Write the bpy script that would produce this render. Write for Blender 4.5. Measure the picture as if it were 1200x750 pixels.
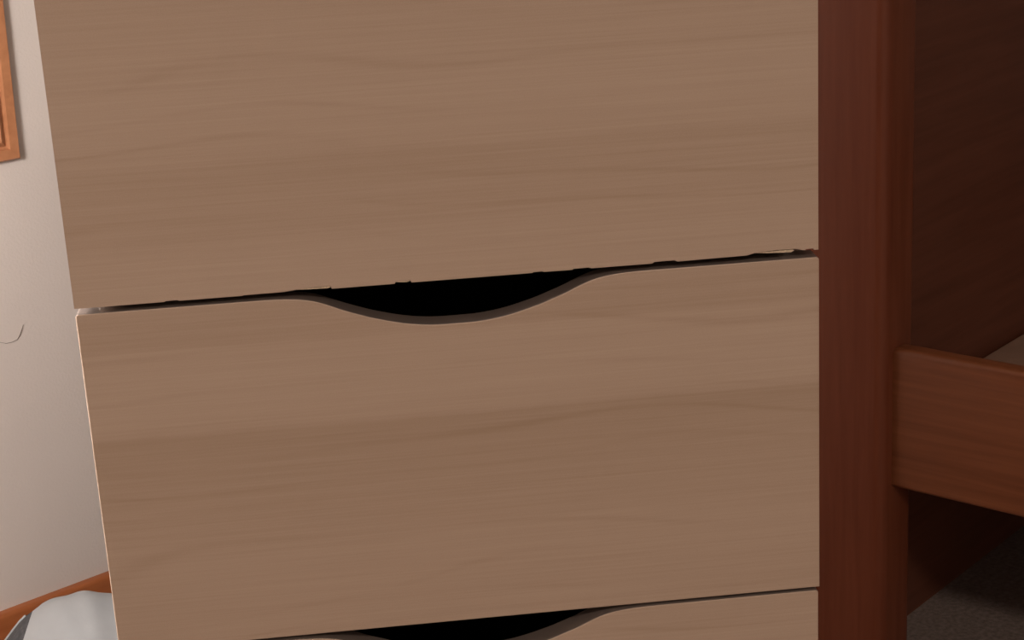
import bpy, bmesh, math, random
from mathutils import Vector, Matrix
random.seed(7)
S = bpy.context.scene
for o in list(bpy.data.objects): bpy.data.objects.remove(o, do_unlink=True)
C = S.collection

# ------------------------------------------------------------------ camera
cam = bpy.data.cameras.new('camera'); co = bpy.data.objects.new('camera', cam); C.objects.link(co)
cam.sensor_fit = 'HORIZONTAL'; cam.sensor_width = 36.0; cam.lens = 36.0 * 2116 / 1200
cam.clip_start = 0.02
RX = (0.9934987, -0.1009279, -0.0526683)      # camera right
DN = (-0.0803487, -0.2938945, -0.9524548)     # camera down
FW = (0.0806503, 0.9504944, -0.3000932)       # camera forward
co.matrix_world = Matrix(((RX[0], -DN[0], -FW[0], 0.18208),
                          (RX[1], -DN[1], -FW[1], -1.11338),
                          (RX[2], -DN[2], -FW[2], 1.09536),
                          (0, 0, 0, 1)))
S.camera = co

# ------------------------------------------------------------------ world, lamp, exposure
w = bpy.data.worlds.new('room_ambient'); S.world = w; w.use_nodes = True
w.node_tree.nodes['Background'].inputs[0].default_value = (1.0, 0.87, 0.75, 1)
w.node_tree.nodes['Background'].inputs[1].default_value = 0.27
LAMPS = [  # ceiling lamps of the room: position, power, size
    ((0.72, -2.15, 2.36), 30.0, 0.42),
]
for p, e, sz in LAMPS:
    l = bpy.data.lights.new('ceiling_lamp_light', 'AREA'); l.shape = 'DISK'; l.size = sz; l.energy = e
    l.color = (1.0, 0.85, 0.72)
    lo = bpy.data.objects.new('ceiling_lamp_light', l); C.objects.link(lo); lo.location = p
GLOBE = 96.0        # glow of the added globe light
S.view_settings.view_transform = 'Standard'; S.view_settings.look = 'None'
S.view_settings.gamma = 1.0; S.view_settings.exposure = 0.0
S.view_settings.use_curve_mapping = False

# ------------------------------------------------------------------ helpers
def link(name, me, mat=None, parent=None):
    o = bpy.data.objects.new(name, me); C.objects.link(o)
    if mat and me: me.materials.append(mat)
    if parent: o.parent = parent
    return o
def mesh(bm, name, smooth=False):
    bmesh.ops.recalc_face_normals(bm, faces=bm.faces[:])
    me = bpy.data.meshes.new(name); bm.to_mesh(me); bm.free()
    if smooth:
        for p in me.polygons: p.use_smooth = True
    return me
def tag(o, label=None, cat=None, kind=None, group=None):
    if label: o['label'] = label
    if cat: o['category'] = cat
    if kind: o['kind'] = kind
    if group: o['group'] = group
    return o
def empty(name, loc=(0, 0, 0), rz=0):
    o = bpy.data.objects.new(name, None); C.objects.link(o); o.empty_display_size = .1
    o.location = loc; o.rotation_euler = (0, 0, rz); return o
def box_bm(x0, x1, y0, y1, z0, z1, bev=0.0, seg=2, only=None):
    bm = bmesh.new()
    bmesh.ops.create_cube(bm, size=1)
    for v in bm.verts:
        v.co = Vector(((x0 + x1) / 2 + v.co.x * (x1 - x0), (y0 + y1) / 2 + v.co.y * (y1 - y0), (z0 + z1) / 2 + v.co.z * (z1 - z0)))
    if bev:
        es = [e for e in bm.edges if only is None or only(e)]
        bmesh.ops.bevel(bm, geom=es, offset=bev, segments=seg, affect='EDGES', profile=.5)
    return bm
def box(name, b, mat, parent=None, bev=0.0, seg=2, only=None):
    me = mesh(box_bm(*b, bev=bev, seg=seg, only=only), name)
    if bev:
        for p in me.polygons: p.use_smooth = True
        me.set_sharp_from_angle(angle=math.radians(50))
    return link(name, me, mat, parent)
def tube_me(name, pts, r, n=6):
    bm = bmesh.new(); rings = []
    pts = [Vector(p) for p in pts]
    for i, p in enumerate(pts):
        t = (pts[min(i + 1, len(pts) - 1)] - pts[max(i - 1, 0)]).normalized()
        a = t.orthogonal().normalized(); b = t.cross(a)
        if i == 0: a0 = a
        else:
            a = (a0 - t * a0.dot(t)).normalized(); b = t.cross(a); a0 = a
        rr = r[i] if isinstance(r, (list, tuple)) else r
        rings.append([bm.verts.new(p + rr * (math.cos(6.2832 * k / n) * a + math.sin(6.2832 * k / n) * b)) for k in range(n)])
    for q in range(len(rings) - 1):
        for k in range(n):
            bm.faces.new((rings[q][k], rings[q][(k + 1) % n], rings[q + 1][(k + 1) % n], rings[q + 1][k]))
    bm.faces.new(rings[0][::-1]); bm.faces.new(rings[-1])
    return mesh(bm, name, True)

# ------------------------------------------------------------------ materials
def base_mat(name, rough=.5, spec=.5):
    m = bpy.data.materials.new(name); m.use_nodes = True
    nt = m.node_tree; b = nt.nodes['Principled BSDF']
    b.inputs['Roughness'].default_value = rough; b.inputs['Specular IOR Level'].default_value = spec
    return m, nt, b
def N(nt, t, **k):
    n = nt.nodes.new(t)
    for a, v in k.items(): setattr(n, a, v)
    return n
def mth(nt, op, a, b=None, c=None):
    n = N(nt, 'ShaderNodeMath', operation=op)
    for i, v in enumerate((a, b, c)):
        if v is None: continue
        if isinstance(v, (int, float)): n.inputs[i].default_value = v
        else: nt.links.new(v, n.inputs[i])
    return n.outputs[0]
def noise(nt, vec, scale, detail=2.0, rough=.5, dist=0.0):
    n = N(nt, 'ShaderNodeTexNoise'); n.inputs['Scale'].default_value = scale; n.inputs['Detail'].default_value = detail
    n.inputs['Roughness'].default_value = rough; n.inputs['Distortion'].default_value = dist
    nt.links.new(vec, n.inputs['Vector']); return n.outputs['Fac']
def mapped(nt, sc, loc=(0, 0, 0), rot=(0, 0, 0)):
    t = N(nt, 'ShaderNodeTexCoord'); m = N(nt, 'ShaderNodeMapping')
    m.inputs['Scale'].default_value = sc; m.inputs['Location'].default_value = loc; m.inputs['Rotation'].default_value = rot
    nt.links.new(t.outputs['Object'], m.inputs['Vector']); return m.outputs[0]
def ramp(nt, fac, stops, interp='LINEAR'):
    r = N(nt, 'ShaderNodeValToRGB'); r.color_ramp.interpolation = interp
    el = r.color_ramp.elements
    while len(el) > 1: el.remove(el[-1])
    for i, (p, c) in enumerate(stops):
        e = el[0] if i == 0 else el.new(p)
        e.position = p; e.color = (*c, 1) if len(c) == 3 else c
    nt.links.new(fac, r.inputs[0]); return r.outputs[0]
def grey(v): return (v, v, v)

def birch(name, H, bands, seed):
    """pale birch foil printed with horizontal figure; bands = (height fraction, tone)"""
    m, nt, b = base_mat(name, .42, .35)
    tc = N(nt, 'ShaderNodeTexCoord'); sp = N(nt, 'ShaderNodeSeparateXYZ'); nt.links.new(tc.outputs['Object'], sp.inputs[0])
    wob = noise(nt, mapped(nt, (5, 5, 14), (seed, 0, 0)), 1, 2)
    wob2 = noise(nt, mapped(nt, (26, 5, 60), (seed + 3, 0, 0)), 1, 2)
    z = mth(nt, 'ADD', sp.outputs[2], mth(nt, 'MULTIPLY', mth(nt, 'SUBTRACT', wob, .5), .008))
    z = mth(nt, 'ADD', z, mth(nt, 'MULTIPLY', mth(nt, 'SUBTRACT', wob2, .5), .0025))
    zf = mth(nt, 'DIVIDE', z, H)
    tone = ramp(nt, zf, [(p, grey(t)) for p, t in bands])
    fine = noise(nt, mapped(nt, (6, 6, 640), (seed, 1, 0)), 1, 3, .6)            # hair-fine grain
    med = noise(nt, mapped(nt, (3.2, 3, 120), (seed, 2, 0)), 1, 3, .55, .3)
    # long wandering growth lines, spaced by a warped sine of the height
    warp = noise(nt, mapped(nt, (2.4, 2, 9), (seed, 5, 0)), 1, 1)
    ph = mth(nt, 'ADD', mth(nt, 'MULTIPLY', sp.outputs[2], 260), mth(nt, 'MULTIPLY', warp, 34))
    ln = mth(nt, 'POWER', mth(nt, 'ADD', mth(nt, 'MULTIPLY', mth(nt, 'SINE', ph), .5), .5), 14)
    patch = noise(nt, mapped(nt, (4, 3, 26), (seed, 9, 0)), 1, 2)
    lnm = mth(nt, 'MULTIPLY', ln, mth(nt, 'MAXIMUM', mth(nt, 'MULTIPLY', mth(nt, 'SUBTRACT', patch, .42), 3.2), 0))
    t = mth(nt, 'MULTIPLY', tone, mth(nt, 'ADD', 1, mth(nt, 'MULTIPLY', mth(nt, 'SUBTRACT', fine, .5), .24)))
    t = mth(nt, 'MULTIPLY', t, mth(nt, 'ADD', 1, mth(nt, 'MULTIPLY', mth(nt, 'SUBTRACT', med, .5), .09)))
    t = mth(nt, 'MULTIPLY', t, mth(nt, 'SUBTRACT', 1, mth(nt, 'MULTIPLY', lnm, .12)))
    speck = noise(nt, mapped(nt, (1, 1, 1)), 1300, 1)                               # pitted foil
    t = mth(nt, 'MULTIPLY', t, mth(nt, 'ADD', 1, mth(nt, 'MULTIPLY', mth(nt, 'SUBTRACT', speck, .5), .16)))
    col = ramp(nt, t, [(.30, (.29, .19, .115)), (.5, (.455, .335, .255)), (.72, (.59, .465, .375))])
    nt.links.new(col, b.inputs['Base Color'])
    return m

def stained(name, dark, light, sc, rough=.35, spec=.5, seed=0):
    m, nt, b = base_mat(name, rough, spec)
    g = noise(nt, mapped(nt, sc, (seed, seed, 0)), 1, 4, .6, .4)
    g2 = noise(nt, mapped(nt, tuple(s * .22 for s in sc), (seed + 4, 0, 0)), 1, 2)
    f = mth(nt, 'ADD', mth(nt, 'MULTIPLY', g, .6), mth(nt, 'MULTIPLY', g2, .4))
    nt.links.new(ramp(nt, f, [(.34, dark), (.64, light)]), b.inputs['Base Color'])
    bp = N(nt, 'ShaderNodeBump'); bp.inputs['Strength'].default_value = .12; bp.inputs['Distance'].default_value = .001
    nt.links.new(g, bp.inputs['Height']); nt.links.new(bp.outputs[0], b.inputs['Normal'])
    return m
def plain(name, col, rough=.6, spec=.4, nsc=40, var=.1, bump=0.0, bsc=300):
    m, nt, b = base_mat(name, rough, spec)
    f = noise(nt, mapped(nt, (1, 1, 1)), nsc, 3)
    nt.links.new(ramp(nt, f, [(.3, tuple(c * (1 - var) for c in col)), (.7, tuple(min(1, c * (1 + var)) for c in col))]), b.inputs['Base Color'])
    if bump:
        bp = N(nt, 'ShaderNodeBump'); bp.inputs['Strength'].default_value = bump; bp.inputs['Distance'].default_value = .002
        nt.links.new(noise(nt, mapped(nt, (1, 1, 1)), bsc, 3), bp.inputs['Height']); nt.links.new(bp.outputs[0], b.inputs['Normal'])
    return m

M = {}
M['wall'] = plain('painted_wall', (.70, .625, .575), .75, .25, 5, .02, .25, 260)
M['ceiling'] = plain('painted_ceiling', (.72, .68, .62), .8, .2, 5, .02)
M['carpet'] = plain('grey_carpet', (.30, .24, .215), .95, .1, 160, .25, .8, 500)
M['edge_shade'] = plain('shaded_top_edge', (.17, .135, .118), .34, .5, 30, .06)  # darker brown stands in for shade on the up-facing drawer edges
M['chipboard'] = plain('raw_chipboard', (.62, .50, .36), .8, .2, 700, .25)
M['black'] = plain('black_shade_board', (.010, .010, .012), .6, .25, 20, .1)  # near-black colour stands in for the shade inside the carcass
M['red_v'] = stained('red_stained_wood_upright', (.150, .036, .015), (.200, .057, .027), (90, 90, 5), .42, .32)
M['red_rail'] = stained('red_stained_wood_rail', (.185, .056, .022), (.26, .088, .037), (60, 4, 120), .38, .4, 3)
M['red_panel'] = stained('red_stained_wood_panel', (.125, .040, .022), (.180, .062, .036), (4, 60, 75), .5, .4, 7)
M['orange'] = stained('orange_varnished_wood', (.40, .165, .075), (.54, .24, .115), (60, 60, 60), .4, .45, 2)
M['baseboard'] = stained('brown_varnished_baseboard', (.30, .085, .024), (.40, .125, .040), (8, 60, 120), .4, .45, 5)
M['sheet'] = plain('tan_bed_sheet', (.42, .27, .20), .9, .1, 25, .06, .3, 400)
M['bag'] = plain('white_bag_fabric', (.36, .37, .38), .55, .4, 22, .05, .25, 60)
M['bag_grey'] = plain('charcoal_fabric', (.075, .075, .08), .8, .2, 200, .2, .4, 500)
M['print'] = plain('muted_print', (.45, .42, .36), .6, .3, 9, .4)
M['hair'] = plain('dark_hair', (.16, .12, .09), .6, .3)
M['lamp_white'] = plain('white_enamel', (.8, .8, .78), .4, .4)

# ------------------------------------------------------------------ the room
WR = math.radians(36.735)
WO = (-0.31308, 1.04211)
def wp(x, y, z=0):
    c, s = math.cos(WR), math.sin(WR)
    return (WO[0] + c * x - s * y, WO[1] + s * x + c * y, z)
def struct(o): o['kind'] = 'structure'; return o
def wall_obj(name, b, mat, bev=0, seg=2, only=None):
    o = box(name, b, mat, None, bev, seg, only); o.location = (WO[0], WO[1], 0); o.rotation_euler = (0, 0, WR)
    return struct(o)
XL, XR, YF, HT = -1.9, 2.56, -4.2, 2.45
floor = wall_obj('floor', (XL - .1, XR + .1, YF, .1, -.06, 0), M['carpet'])
wl = wall_obj('wall_left', (XL, XR, 0, .1, 0, HT), M['wall'])
wr = wall_obj('wall_right', (XR, XR + .1, YF, .1, 0, HT), M['wall'])
ws = wall_obj('wall_side', (XL - .1, XL, YF, .1, 0, HT), M['wall'])
ce = wall_obj('ceiling', (XL - .1, XR + .1, YF, .1, HT, HT + .06), M['ceiling'])
def topfront(e): return all(v.co.z > .075 for v in e.verts) and all(v.co.y < -.012 for v in e.verts)
bb = wall_obj('baseboard_left', (XL, XR - .0, -.014, 0, 0, .08), M['baseboard'], .006, 3, lambda e: all(v.co.z > .07 for v in e.verts) and all(v.co.y < -.01 for v in e.verts))
wall_obj('baseboard_right', (XR - .014, XR, YF, -.014, 0, .08), M['baseboard'], .005)
# thin dark hair stuck to the wall paint
hp = [(.052, -.0008, .4300), (.0600, -.0010, .4265), (.0685, -.0012, .4262), (.0755, -.0012, .4275), (.0795, -.0012, .4320), (.0826, -.0012, .4370), (.0862, -.0010, .4445)]
hair = link('hair_strand', tube_me('hair_strand', hp, [.0002, .0002, .00025, .0003, .0005, .0005, .0002], 5), M['hair'], wl)
hair['label'] = 'thin dark curved hair on the wall'

# ceiling lamp housing around the light
for p, e, sz in LAMPS:
    t = empty('ceiling_lamp', (p[0], p[1], HT))
    tag(t, 'round white ceiling lamp above the chest', 'lamp')
    bm = bmesh.new()
    bmesh.ops.create_cone(bm, cap_ends=True, segments=40, radius1=sz * .56, radius2=sz * .40, depth=.05)
    for v in bm.verts: v.co.z -= .025
    link('lamp_plate', mesh(bm, 'lamp_plate'), M['lamp_white'], t)

# added globe light, out of view to the left, brightens wall and drawer edges
fl = empty('added_globe_light', (-.385, .055, 0))
tag(fl, 'added globe light on a stand, out of view left of the chest', 'lamp')
def cyl(name, r1, r2, z0, z1, mat, parent, seg=32):
    bm = bmesh.new(); bmesh.ops.create_cone(bm, cap_ends=True, segments=seg, radius1=r1, radius2=r2, depth=z1 - z0)
    for v in bm.verts: v.co.z += (z0 + z1) / 2
    me = mesh(bm, name, True); me.set_sharp_from_angle(angle=math.radians(40)); return link(name, me, mat, parent)
cyl('base', .14, .12, 0, .02, M['lamp_white'], fl); cyl('pole', .011, .011, .02, .84, M['lamp_white'], fl)
cyl('socket', .03, .04, .80, .85, M['lamp_white'], fl)
gm, nt, b = base_mat('glowing_globe'); b.inputs['Base Color'].default_value = (.8, .8, .8, 1)
b.inputs['Emission Color'].default_value = (1, .94, .90, 1); b.inputs['Emission Strength'].default_value = GLOBE
bm = bmesh.new(); bmesh.ops.create_uvsphere(bm, u_segments=32, v_segments=20, radius=.10)
for v in bm.verts: v.co.z += .94
link('globe', mesh(bm, 'globe', True), gm, fl)

# ------------------------------------------------------------------ chest of drawers
W, TH, DEP = .48, .018, .42
PITCH = .2413
chest = empty('chest_of_drawers', (0, 0, 0))
tag(chest, 'pale birch chest of drawers with curved cut-out finger pulls', 'chest')
ctop = .05 + 4 * PITCH
cb = birch('birch_carcass', 1.0, [(0, .5), (1, .5)], 40)
for x0 in (.012, W - .004 - .016):
    box('side_panel', (x0, x0 + .016, TH + .003, DEP, 0, ctop), cb, chest, .0008, 1)
box('top_panel', (0, W, -.002, DEP, ctop, ctop + .022), cb, chest, .0015, 2)
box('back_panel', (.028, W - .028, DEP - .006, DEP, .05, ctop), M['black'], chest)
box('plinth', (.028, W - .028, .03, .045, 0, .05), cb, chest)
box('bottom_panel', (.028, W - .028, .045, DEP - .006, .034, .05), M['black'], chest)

PROF = [(0, 1), (.0165, .985), (.0335, .89), (.053, .69), (.0625, .56), (.072, .42), (.0795, .29), (.087, .17), (.095, .085), (.104, .035), (.113, .010), (.124, 0)]
def smooth_prof(n=44):
    out = []
    xs = [p[0] for p in PROF]
    for i in range(n + 1):
        x = PROF[-1][0] * i / n
        k = max(j for j in range(len(xs) - 1) if xs[j] <= x + 1e-9)
        t = (x - xs[k]) / (xs[k + 1] - xs[k])
        def tan(j):
            if j == 0 or j == len(xs) - 1: return 0.
            return (PROF[j + 1][1] - PROF[j - 1][1]) / (xs[j + 1] - xs[j - 1])
        h = xs[k + 1] - xs[k]
        y = (2*t**3 - 3*t*t + 1) * PROF[k][1] + (t**3 - 2*t*t + t) * h * tan(k) + (-2*t**3 + 3*t*t) * PROF[k+1][1] + (t**3 - t*t) * h * tan(k+1)
        out.append((x, max(0, y)))
    return out
SP = smooth_prof()
def drawer_front(name, mat, h_left, h_right, bottom, x0=0., x1=W, depth=.0255, cx=.2405, ragged=None):
    """front board outlined in XZ (z from 0 at its lower edge), pull cut out of the top edge, extruded TH deep"""
    r = .0022
    hz = lambda x: h_left + (h_right - h_left) * (x - x0) / (x1 - x0)
    top = [(cx + s * x, hz(cx + s * x) - depth * y) for s, x, y in
           [(-1, x, y) for x, y in SP[::-1]] + [(1, x, y) for x, y in SP[1:]]]
    corner = lambda px, pz, a0: [(px + r * math.cos(a0 + k * math.pi / 8), pz + r * math.sin(a0 + k * math.pi / 8)) for k in range(5)]
    out = corner(x0 + r, hz(x0) - r, math.pi / 2)[::-1]
    out = out[::1]
    out += top
    out += corner(x1 - r, hz(x1) - r, 0)[::-1]
    low = ragged if ragged else [(x1, 0), (x0, 0)]
    out += low
    bm = bmesh.new()
    f = [bm.verts.new((x, 0, z)) for x, z in out]
    g = [bm.verts.new((x, TH, z)) for x, z in out]
    ff = bm.faces.new(f); bm.faces.new(g[::-1])
    n = len(out)
    for i in range(n): bm.faces.new((f[i], g[i], g[(i + 1) % n], f[(i + 1) % n]))
    bmesh.ops.recalc_face_normals(bm, faces=bm.faces[:])
    if not ragged:
        bmesh.ops.bevel(bm, geom=list(ff.edges), offset=.0007, segments=2, affect='EDGES', profile=.5)
    bmesh.ops.triangulate(bm, faces=[q for q in bm.faces if len(q.verts) > 4])
    me = mesh(bm, name)
    me.materials.append(mat); me.materials.append(M['edge_shade'])
    for p in me.polygons: p.material_index = 1 if (p.normal.z > .25 and abs(p.normal.y) < .8) else 0
    o = bpy.data.objects.new('drawer_front', me); C.objects.link(o); o.parent = chest
    o.location = (0, 0, bottom)
    return o
def drawer_box(parent, h):
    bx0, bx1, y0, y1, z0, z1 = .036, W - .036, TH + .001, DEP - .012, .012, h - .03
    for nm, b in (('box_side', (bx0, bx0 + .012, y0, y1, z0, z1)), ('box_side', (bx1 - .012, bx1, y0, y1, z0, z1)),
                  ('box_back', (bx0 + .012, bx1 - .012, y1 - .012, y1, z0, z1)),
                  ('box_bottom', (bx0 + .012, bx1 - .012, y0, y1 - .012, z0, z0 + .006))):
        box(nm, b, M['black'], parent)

Bd = {  # tone of the printed figure from the lower edge (0) to the upper edge (1)
    1: [(0, .53), (.10, .525), (.18, .49), (.28, .485), (.355, .475), (.375, .505), (.50, .53), (.60, .51), (.70, .50), (.80, .485), (1, .50)],
    2: [(0, .505), (.10, .50), (.25, .515), (.33, .49), (.45, .475), (.58, .455), (.617, .45), (.63, .50), (.66, .53), (.75, .535), (.86, .525), (.872, .475), (.93, .485), (1, .49)],
    3: [(0, .5), (.3, .48), (.6, .52), (.9, .51), (1, .50)],
    4: [(0, .5), (.4, .52), (.7, .48), (1, .51)]}
names = []
z2 = .05 + 2 * PITCH          # lower edge level of the second board from the top
# uppermost board: lower edge chipped
pts = [(W - .0005, .0006), (.4765, .0006), (.4762, .0016), (.4715, .0016), (.4705, .0008), (.4640, .0024), (.450, .0024), (.437, .0016), (.432, .0004), (.405, .0002),
       (.386, .0000), (.3845, .0010), (.371, .0010), (.3695, 0), (.330, 0), (.328, .0007), (.318, .0006), (.3175, 0),
       (.299, .0001), (.2975, .0006), (.292, .0005), (.2915, 0), (.2135, 0), (.2125, .0015), (.2035, .0014), (.2025, 0),
       (.1625, 0), (.1615, .0020), (.150, .0019), (.140, .0012), (.132, .0004), (.1065, .0003), (.1055, 0), (.0655, 0), (.065, .0006), (.057, .0005), (.0565, 0), (.0, 0)]
fr = drawer_front('drawer_front_a', birch('birch_front_a', PITCH, Bd[1], 3.1), PITCH - .004, PITCH - .004, .05 + 3 * PITCH + .0005, 0, W - .0005, ragged=pts)
drawer_box(fr, PITCH)
for k, (a, b_, zt, th) in enumerate([(.4365, .4635, .0017, .0016), (.136, .1617, .0014, .0010), (.2032, .2123, .0012, .0009)]):
    bm = bmesh.new()
    q = [(a, zt - .0002), (a + (b_ - a) * .3, zt), (b_ - .001, zt + .0002), (b_, zt - th * .4), (b_ - .002, zt - th), (a + (b_ - a) * .4, zt - th * .7)]
    f = [bm.verts.new((x, .0006, z)) for x, z in q]; g = [bm.verts.new((x, .009, z)) for x, z in q]
    bm.faces.new(f); bm.faces.new(g[::-1])
    for i in range(6): bm.faces.new((f[i], g[i], g[(i + 1) % 6], f[(i + 1) % 6]))
    ch = link('veneer_chip', mesh(bm, 'veneer_chip'), M['chipboard'], fr)
    ch['label'] = 'pale bare chipboard where the edge has flaked'
fr = drawer_front('drawer_front_b', birch('birch_front_b', PITCH, Bd[2], 11.7), PITCH - .0034, PITCH - .0038, .05 + 2 * PITCH, 0, W)
drawer_box(fr, PITCH)
fr = drawer_front('drawer_front_c', birch('birch_front_c', PITCH, Bd[3], 21.3), PITCH - .0028, PITCH - .0022, .05 + PITCH, 0, W - .001, cx=.2385)
drawer_box(fr, PITCH)
fr = drawer_front('drawer_front_d', birch('birch_front_d', PITCH, Bd[4], 33.9), PITCH - .004, PITCH - .004, .05, 0, W)
drawer_box(fr, PITCH)

# ------------------------------------------------------------------ red stained bed
BA = math.radians(43.887)
bed = empty('bed_frame', (.85735, .95577, 0), BA)
tag(bed, 'dark red stained wooden bed frame with solid end panel', 'bed')
rnd = lambda e: abs(e.verts[0].co.z - e.verts[1].co.z) > .3
PX0, PX1, PY0, PY1 = -.207, -.1345, -.0716, .060          # corner post (local)
BW, BL, PT = .93, -2.0, 1.62
def post(x0, x1, y0, y1, H):
    return box('post', (x0, x1, y0, y1, 0, H), M['red_v'], bed, .014, 6, rnd)
post(PX0, PX1, PY0, PY1, PT)
post(BW - .0725, BW, PY0, PY1, PT)
box('end_panel', (PX1 - .004, BW - .0685, 0, .022, 0.0, PT - .06), M['red_panel'], bed)
box('top_rail', (PX1 - .004, BW - .0685, -.012, .036, PT - .06, PT), M['red_rail'], bed, .006, 3)
def side_rail(x0, x1, z0, z1, name='side_rail'):
    """board with rounded edges and a rounded upper end corner against the post"""
    bm = bmesh.new(); rc = .012
    y0, y1 = PY0 + .007, BL + .053
    out = [(y0, z0), (y0, z1 - .006 - rc)] + [(y0 - rc + rc * math.cos(a), z1 - rc + rc * math.sin(a)) for a in (0.2, .5, .8, 1.1, 1.4)] + [(y0 - .03, z1 + .0006), (y0 - .06, z1), (y1, z1), (y1, z0)]
    f = [bm.verts.new((x0, y, z)) for y, z in out]; g = [bm.verts.new((x1, y, z)) for y, z in out]
    a = bm.faces.new(f); b = bm.faces.new(g[::-1]); n = len(out)
    for i in range(n): bm.faces.new((f[i], g[i], g[(i + 1) % n], f[(i + 1) % n]))
    bmesh.ops.recalc_face_normals(bm, faces=bm.faces[:])
    bmesh.ops.bevel(bm, geom=list(set(a.edges) | set(b.edges)), offset=.006, segments=4, affect='EDGES', profile=.5)
    me = mesh(bm, name, True); me.set_sharp_from_angle(angle=math.radians(60))
    return link(name, me, M['red_rail'], bed)
RX0 = PX1 - .0525
side_rail(RX0, RX0 + .027, .2595, .4287)
side_rail(BW - .047, BW - .020, .2595, .4287)
for x0, x1 in ((PX0, PX1), (BW - .0725, BW)):
    post(x0, x1, BL - .0716, BL + .06, PT)
box('foot_panel', (PX1 - .004, BW - .0685, BL - .022, BL, .15, .62), M['red_panel'], bed)
for k in range(13):
    yy = -.10 - k * .145
    box('slat', (RX0 + .045, BW - .065, yy - .035, yy + .035, .2475, .2595), M['red_rail'], bed)
# unseen upper bunk, added to shade the bed interior
for x0, x1 in ((RX0, RX0 + .027), (BW - .047, BW - .020)):
    side_rail(x0, x1, 1.30, 1.47, 'added_shade_rail')
box('added_shade_base', (RX0 + .027, BW - .047, BL, -.001, 1.34, 1.36), M['red_panel'], bed)
# mattress with tan sheet
mt = empty('mattress', (.85735, .95577, .2595), BA)
tag(mt, 'tan sheeted mattress behind the dark red side rail', 'mattress')
me = mesh(box_bm(RX0 + .075, BW - .10, -1.90, -.002, 0, .0435, .012, 4), 'mattress_body', True)
link('mattress_body', me, M['sheet'], mt)

# ------------------------------------------------------------------ wooden frame on the left wall
pf = empty('picture_frame', (WO[0], WO[1], 0), WR)
tag(pf, 'orange varnished wooden frame with mitred corner on left wall', 'frame')
def frame_bar(p0, p1, q1, q0, prof):
    """mitred moulding: p0-p1 outer line, q0-q1 inner line; prof = (across 0..1, height)"""
    bm = bmesh.new(); ra, rb = [], []
    for t, h in prof:
        a = Vector(p0).lerp(Vector(q0), t); b = Vector(p1).lerp(Vector(q1), t)
        ra.append(bm.verts.new((a.x, -h, a.y))); rb.append(bm.verts.new((b.x, -h, b.y)))
    n = len(prof)
    for i in range(n): bm.faces.new((ra[i], ra[(i + 1) % n], rb[(i + 1) % n], rb[i]))
    bm.faces.new(ra); bm.faces.new(rb[::-1])
    me = mesh(bm, 'frame_bar', True); me.set_sharp_from_angle(angle=math.radians(28))
    return link('frame_bar', me, M['orange'], pf)
PROFILE = [(0, 0), (0, .013), (.06, .016), (.40, .0165), (.46, .013), (.52, .0125), (.60, .016), (.72, .018), (.86, .016), (1, .009), (1, 0)]
fx0, fx1, fz0, fz1, fw = -.42, .107, .6545, 1.36, .034
sk = .010                                     # the frame hangs very slightly askew
def fp(x, z): return (x + sk * (z - fz0) / .19 * .55, z)
O_ = [fp(fx0, fz0), fp(fx1, fz0), fp(fx1, fz1), fp(fx0, fz1)]
I_ = [fp(fx0 + fw, fz0 + fw), fp(fx1 - fw, fz0 + fw), fp(fx1 - fw, fz1 - fw), fp(fx0 + fw, fz1 - fw)]
for i in range(4):
    j = (i + 1) % 4
    frame_bar(O_[i], O_[j], I_[j], I_[i], PROFILE)
bm = bmesh.new(); v = [bm.verts.new((x, -.004, z)) for x, z in I_] ; v2 = [bm.verts.new((x, -.0005, z)) for x, z in I_]
bm.faces.new(v); bm.faces.new(v2[::-1])
for i in range(4): bm.faces.new((v[i], v2[i], v2[(i + 1) % 4], v[(i + 1) % 4]))
link('picture_board', mesh(bm, 'picture_board'), M['print'], pf)

# ------------------------------------------------------------------ white bag on the floor beside the chest
bag = empty('cloth_bag', (-.168, .80, 0), 0)
tag(bag, 'crumpled white bag with charcoal side panel standing by the baseboard', 'bag')
def bag_pt(u, v, k=1.0):
    """u azimuth, v 0 (top) .. 1 (floor)"""
    a = v * math.pi / 2
    rx, ry, h = .150, .085, .204
    rr = math.sin(a) ** .96
    zz = math.cos(a) ** .92
    fold = 1 + .065 * math.sin(5 * u + 2.0 * v) * v ** 3 + .026 * math.sin(15 * u + 1.3 + 3 * v) * v ** 2
    x = rx * rr * math.cos(u) * fold; y = ry * rr * math.sin(u) * fold
    z = h * zz + .0010 * math.sin(x * 75 + 1.2) * zz + .0010 * math.sin(x * 170 + y * 60) * zz
    z -= .38 * max(0, -x - .045) * zz                                            # sagging left shoulder
    return Vector((x * k, y * k, max(0, z) * (1 + (k - 1) * .6)))
def bag_half(name, mat, keep_left):
    """the bag's skin, cut on a seam near its left shoulder into white body and charcoal panel"""
    bm = bmesh.new(); nu, nv = 84, 32
    g = [[bm.verts.new(bag_pt(2 * math.pi * j / nu, i / nv)) for j in range(nu)] for i in range(1, nv + 1)]
    ap = bm.verts.new(bag_pt(0, 0))
    for j in range(nu): bm.faces.new((ap, g[0][j], g[0][(j + 1) % nu]))
    for i in range(nv - 1):
        for j in range(nu): bm.faces.new((g[i][j], g[i + 1][j], g[i + 1][(j + 1) % nu], g[i][(j + 1) % nu]))
    bm.faces.new(g[-1][::-1])
    bmesh.ops.bisect_plane(bm, geom=bm.verts[:] + bm.edges[:] + bm.faces[:], plane_co=(-.058, 0, .18), plane_no=Vector((1, 0, -.42)).normalized(),
                           clear_outer=keep_left, clear_inner=not keep_left)
    return link(name, mesh(bm, name, True), mat, bag)
bag_half('bag_body', M['bag'], False)
bag_half('side_panel', M['bag_grey'], True)
edge = [bag_pt(math.radians(170), .27 + .73 * i / 20, 1.004) for i in range(21)]
link('piping', tube_me('piping', edge, .0017, 6), M['bag'], bag)
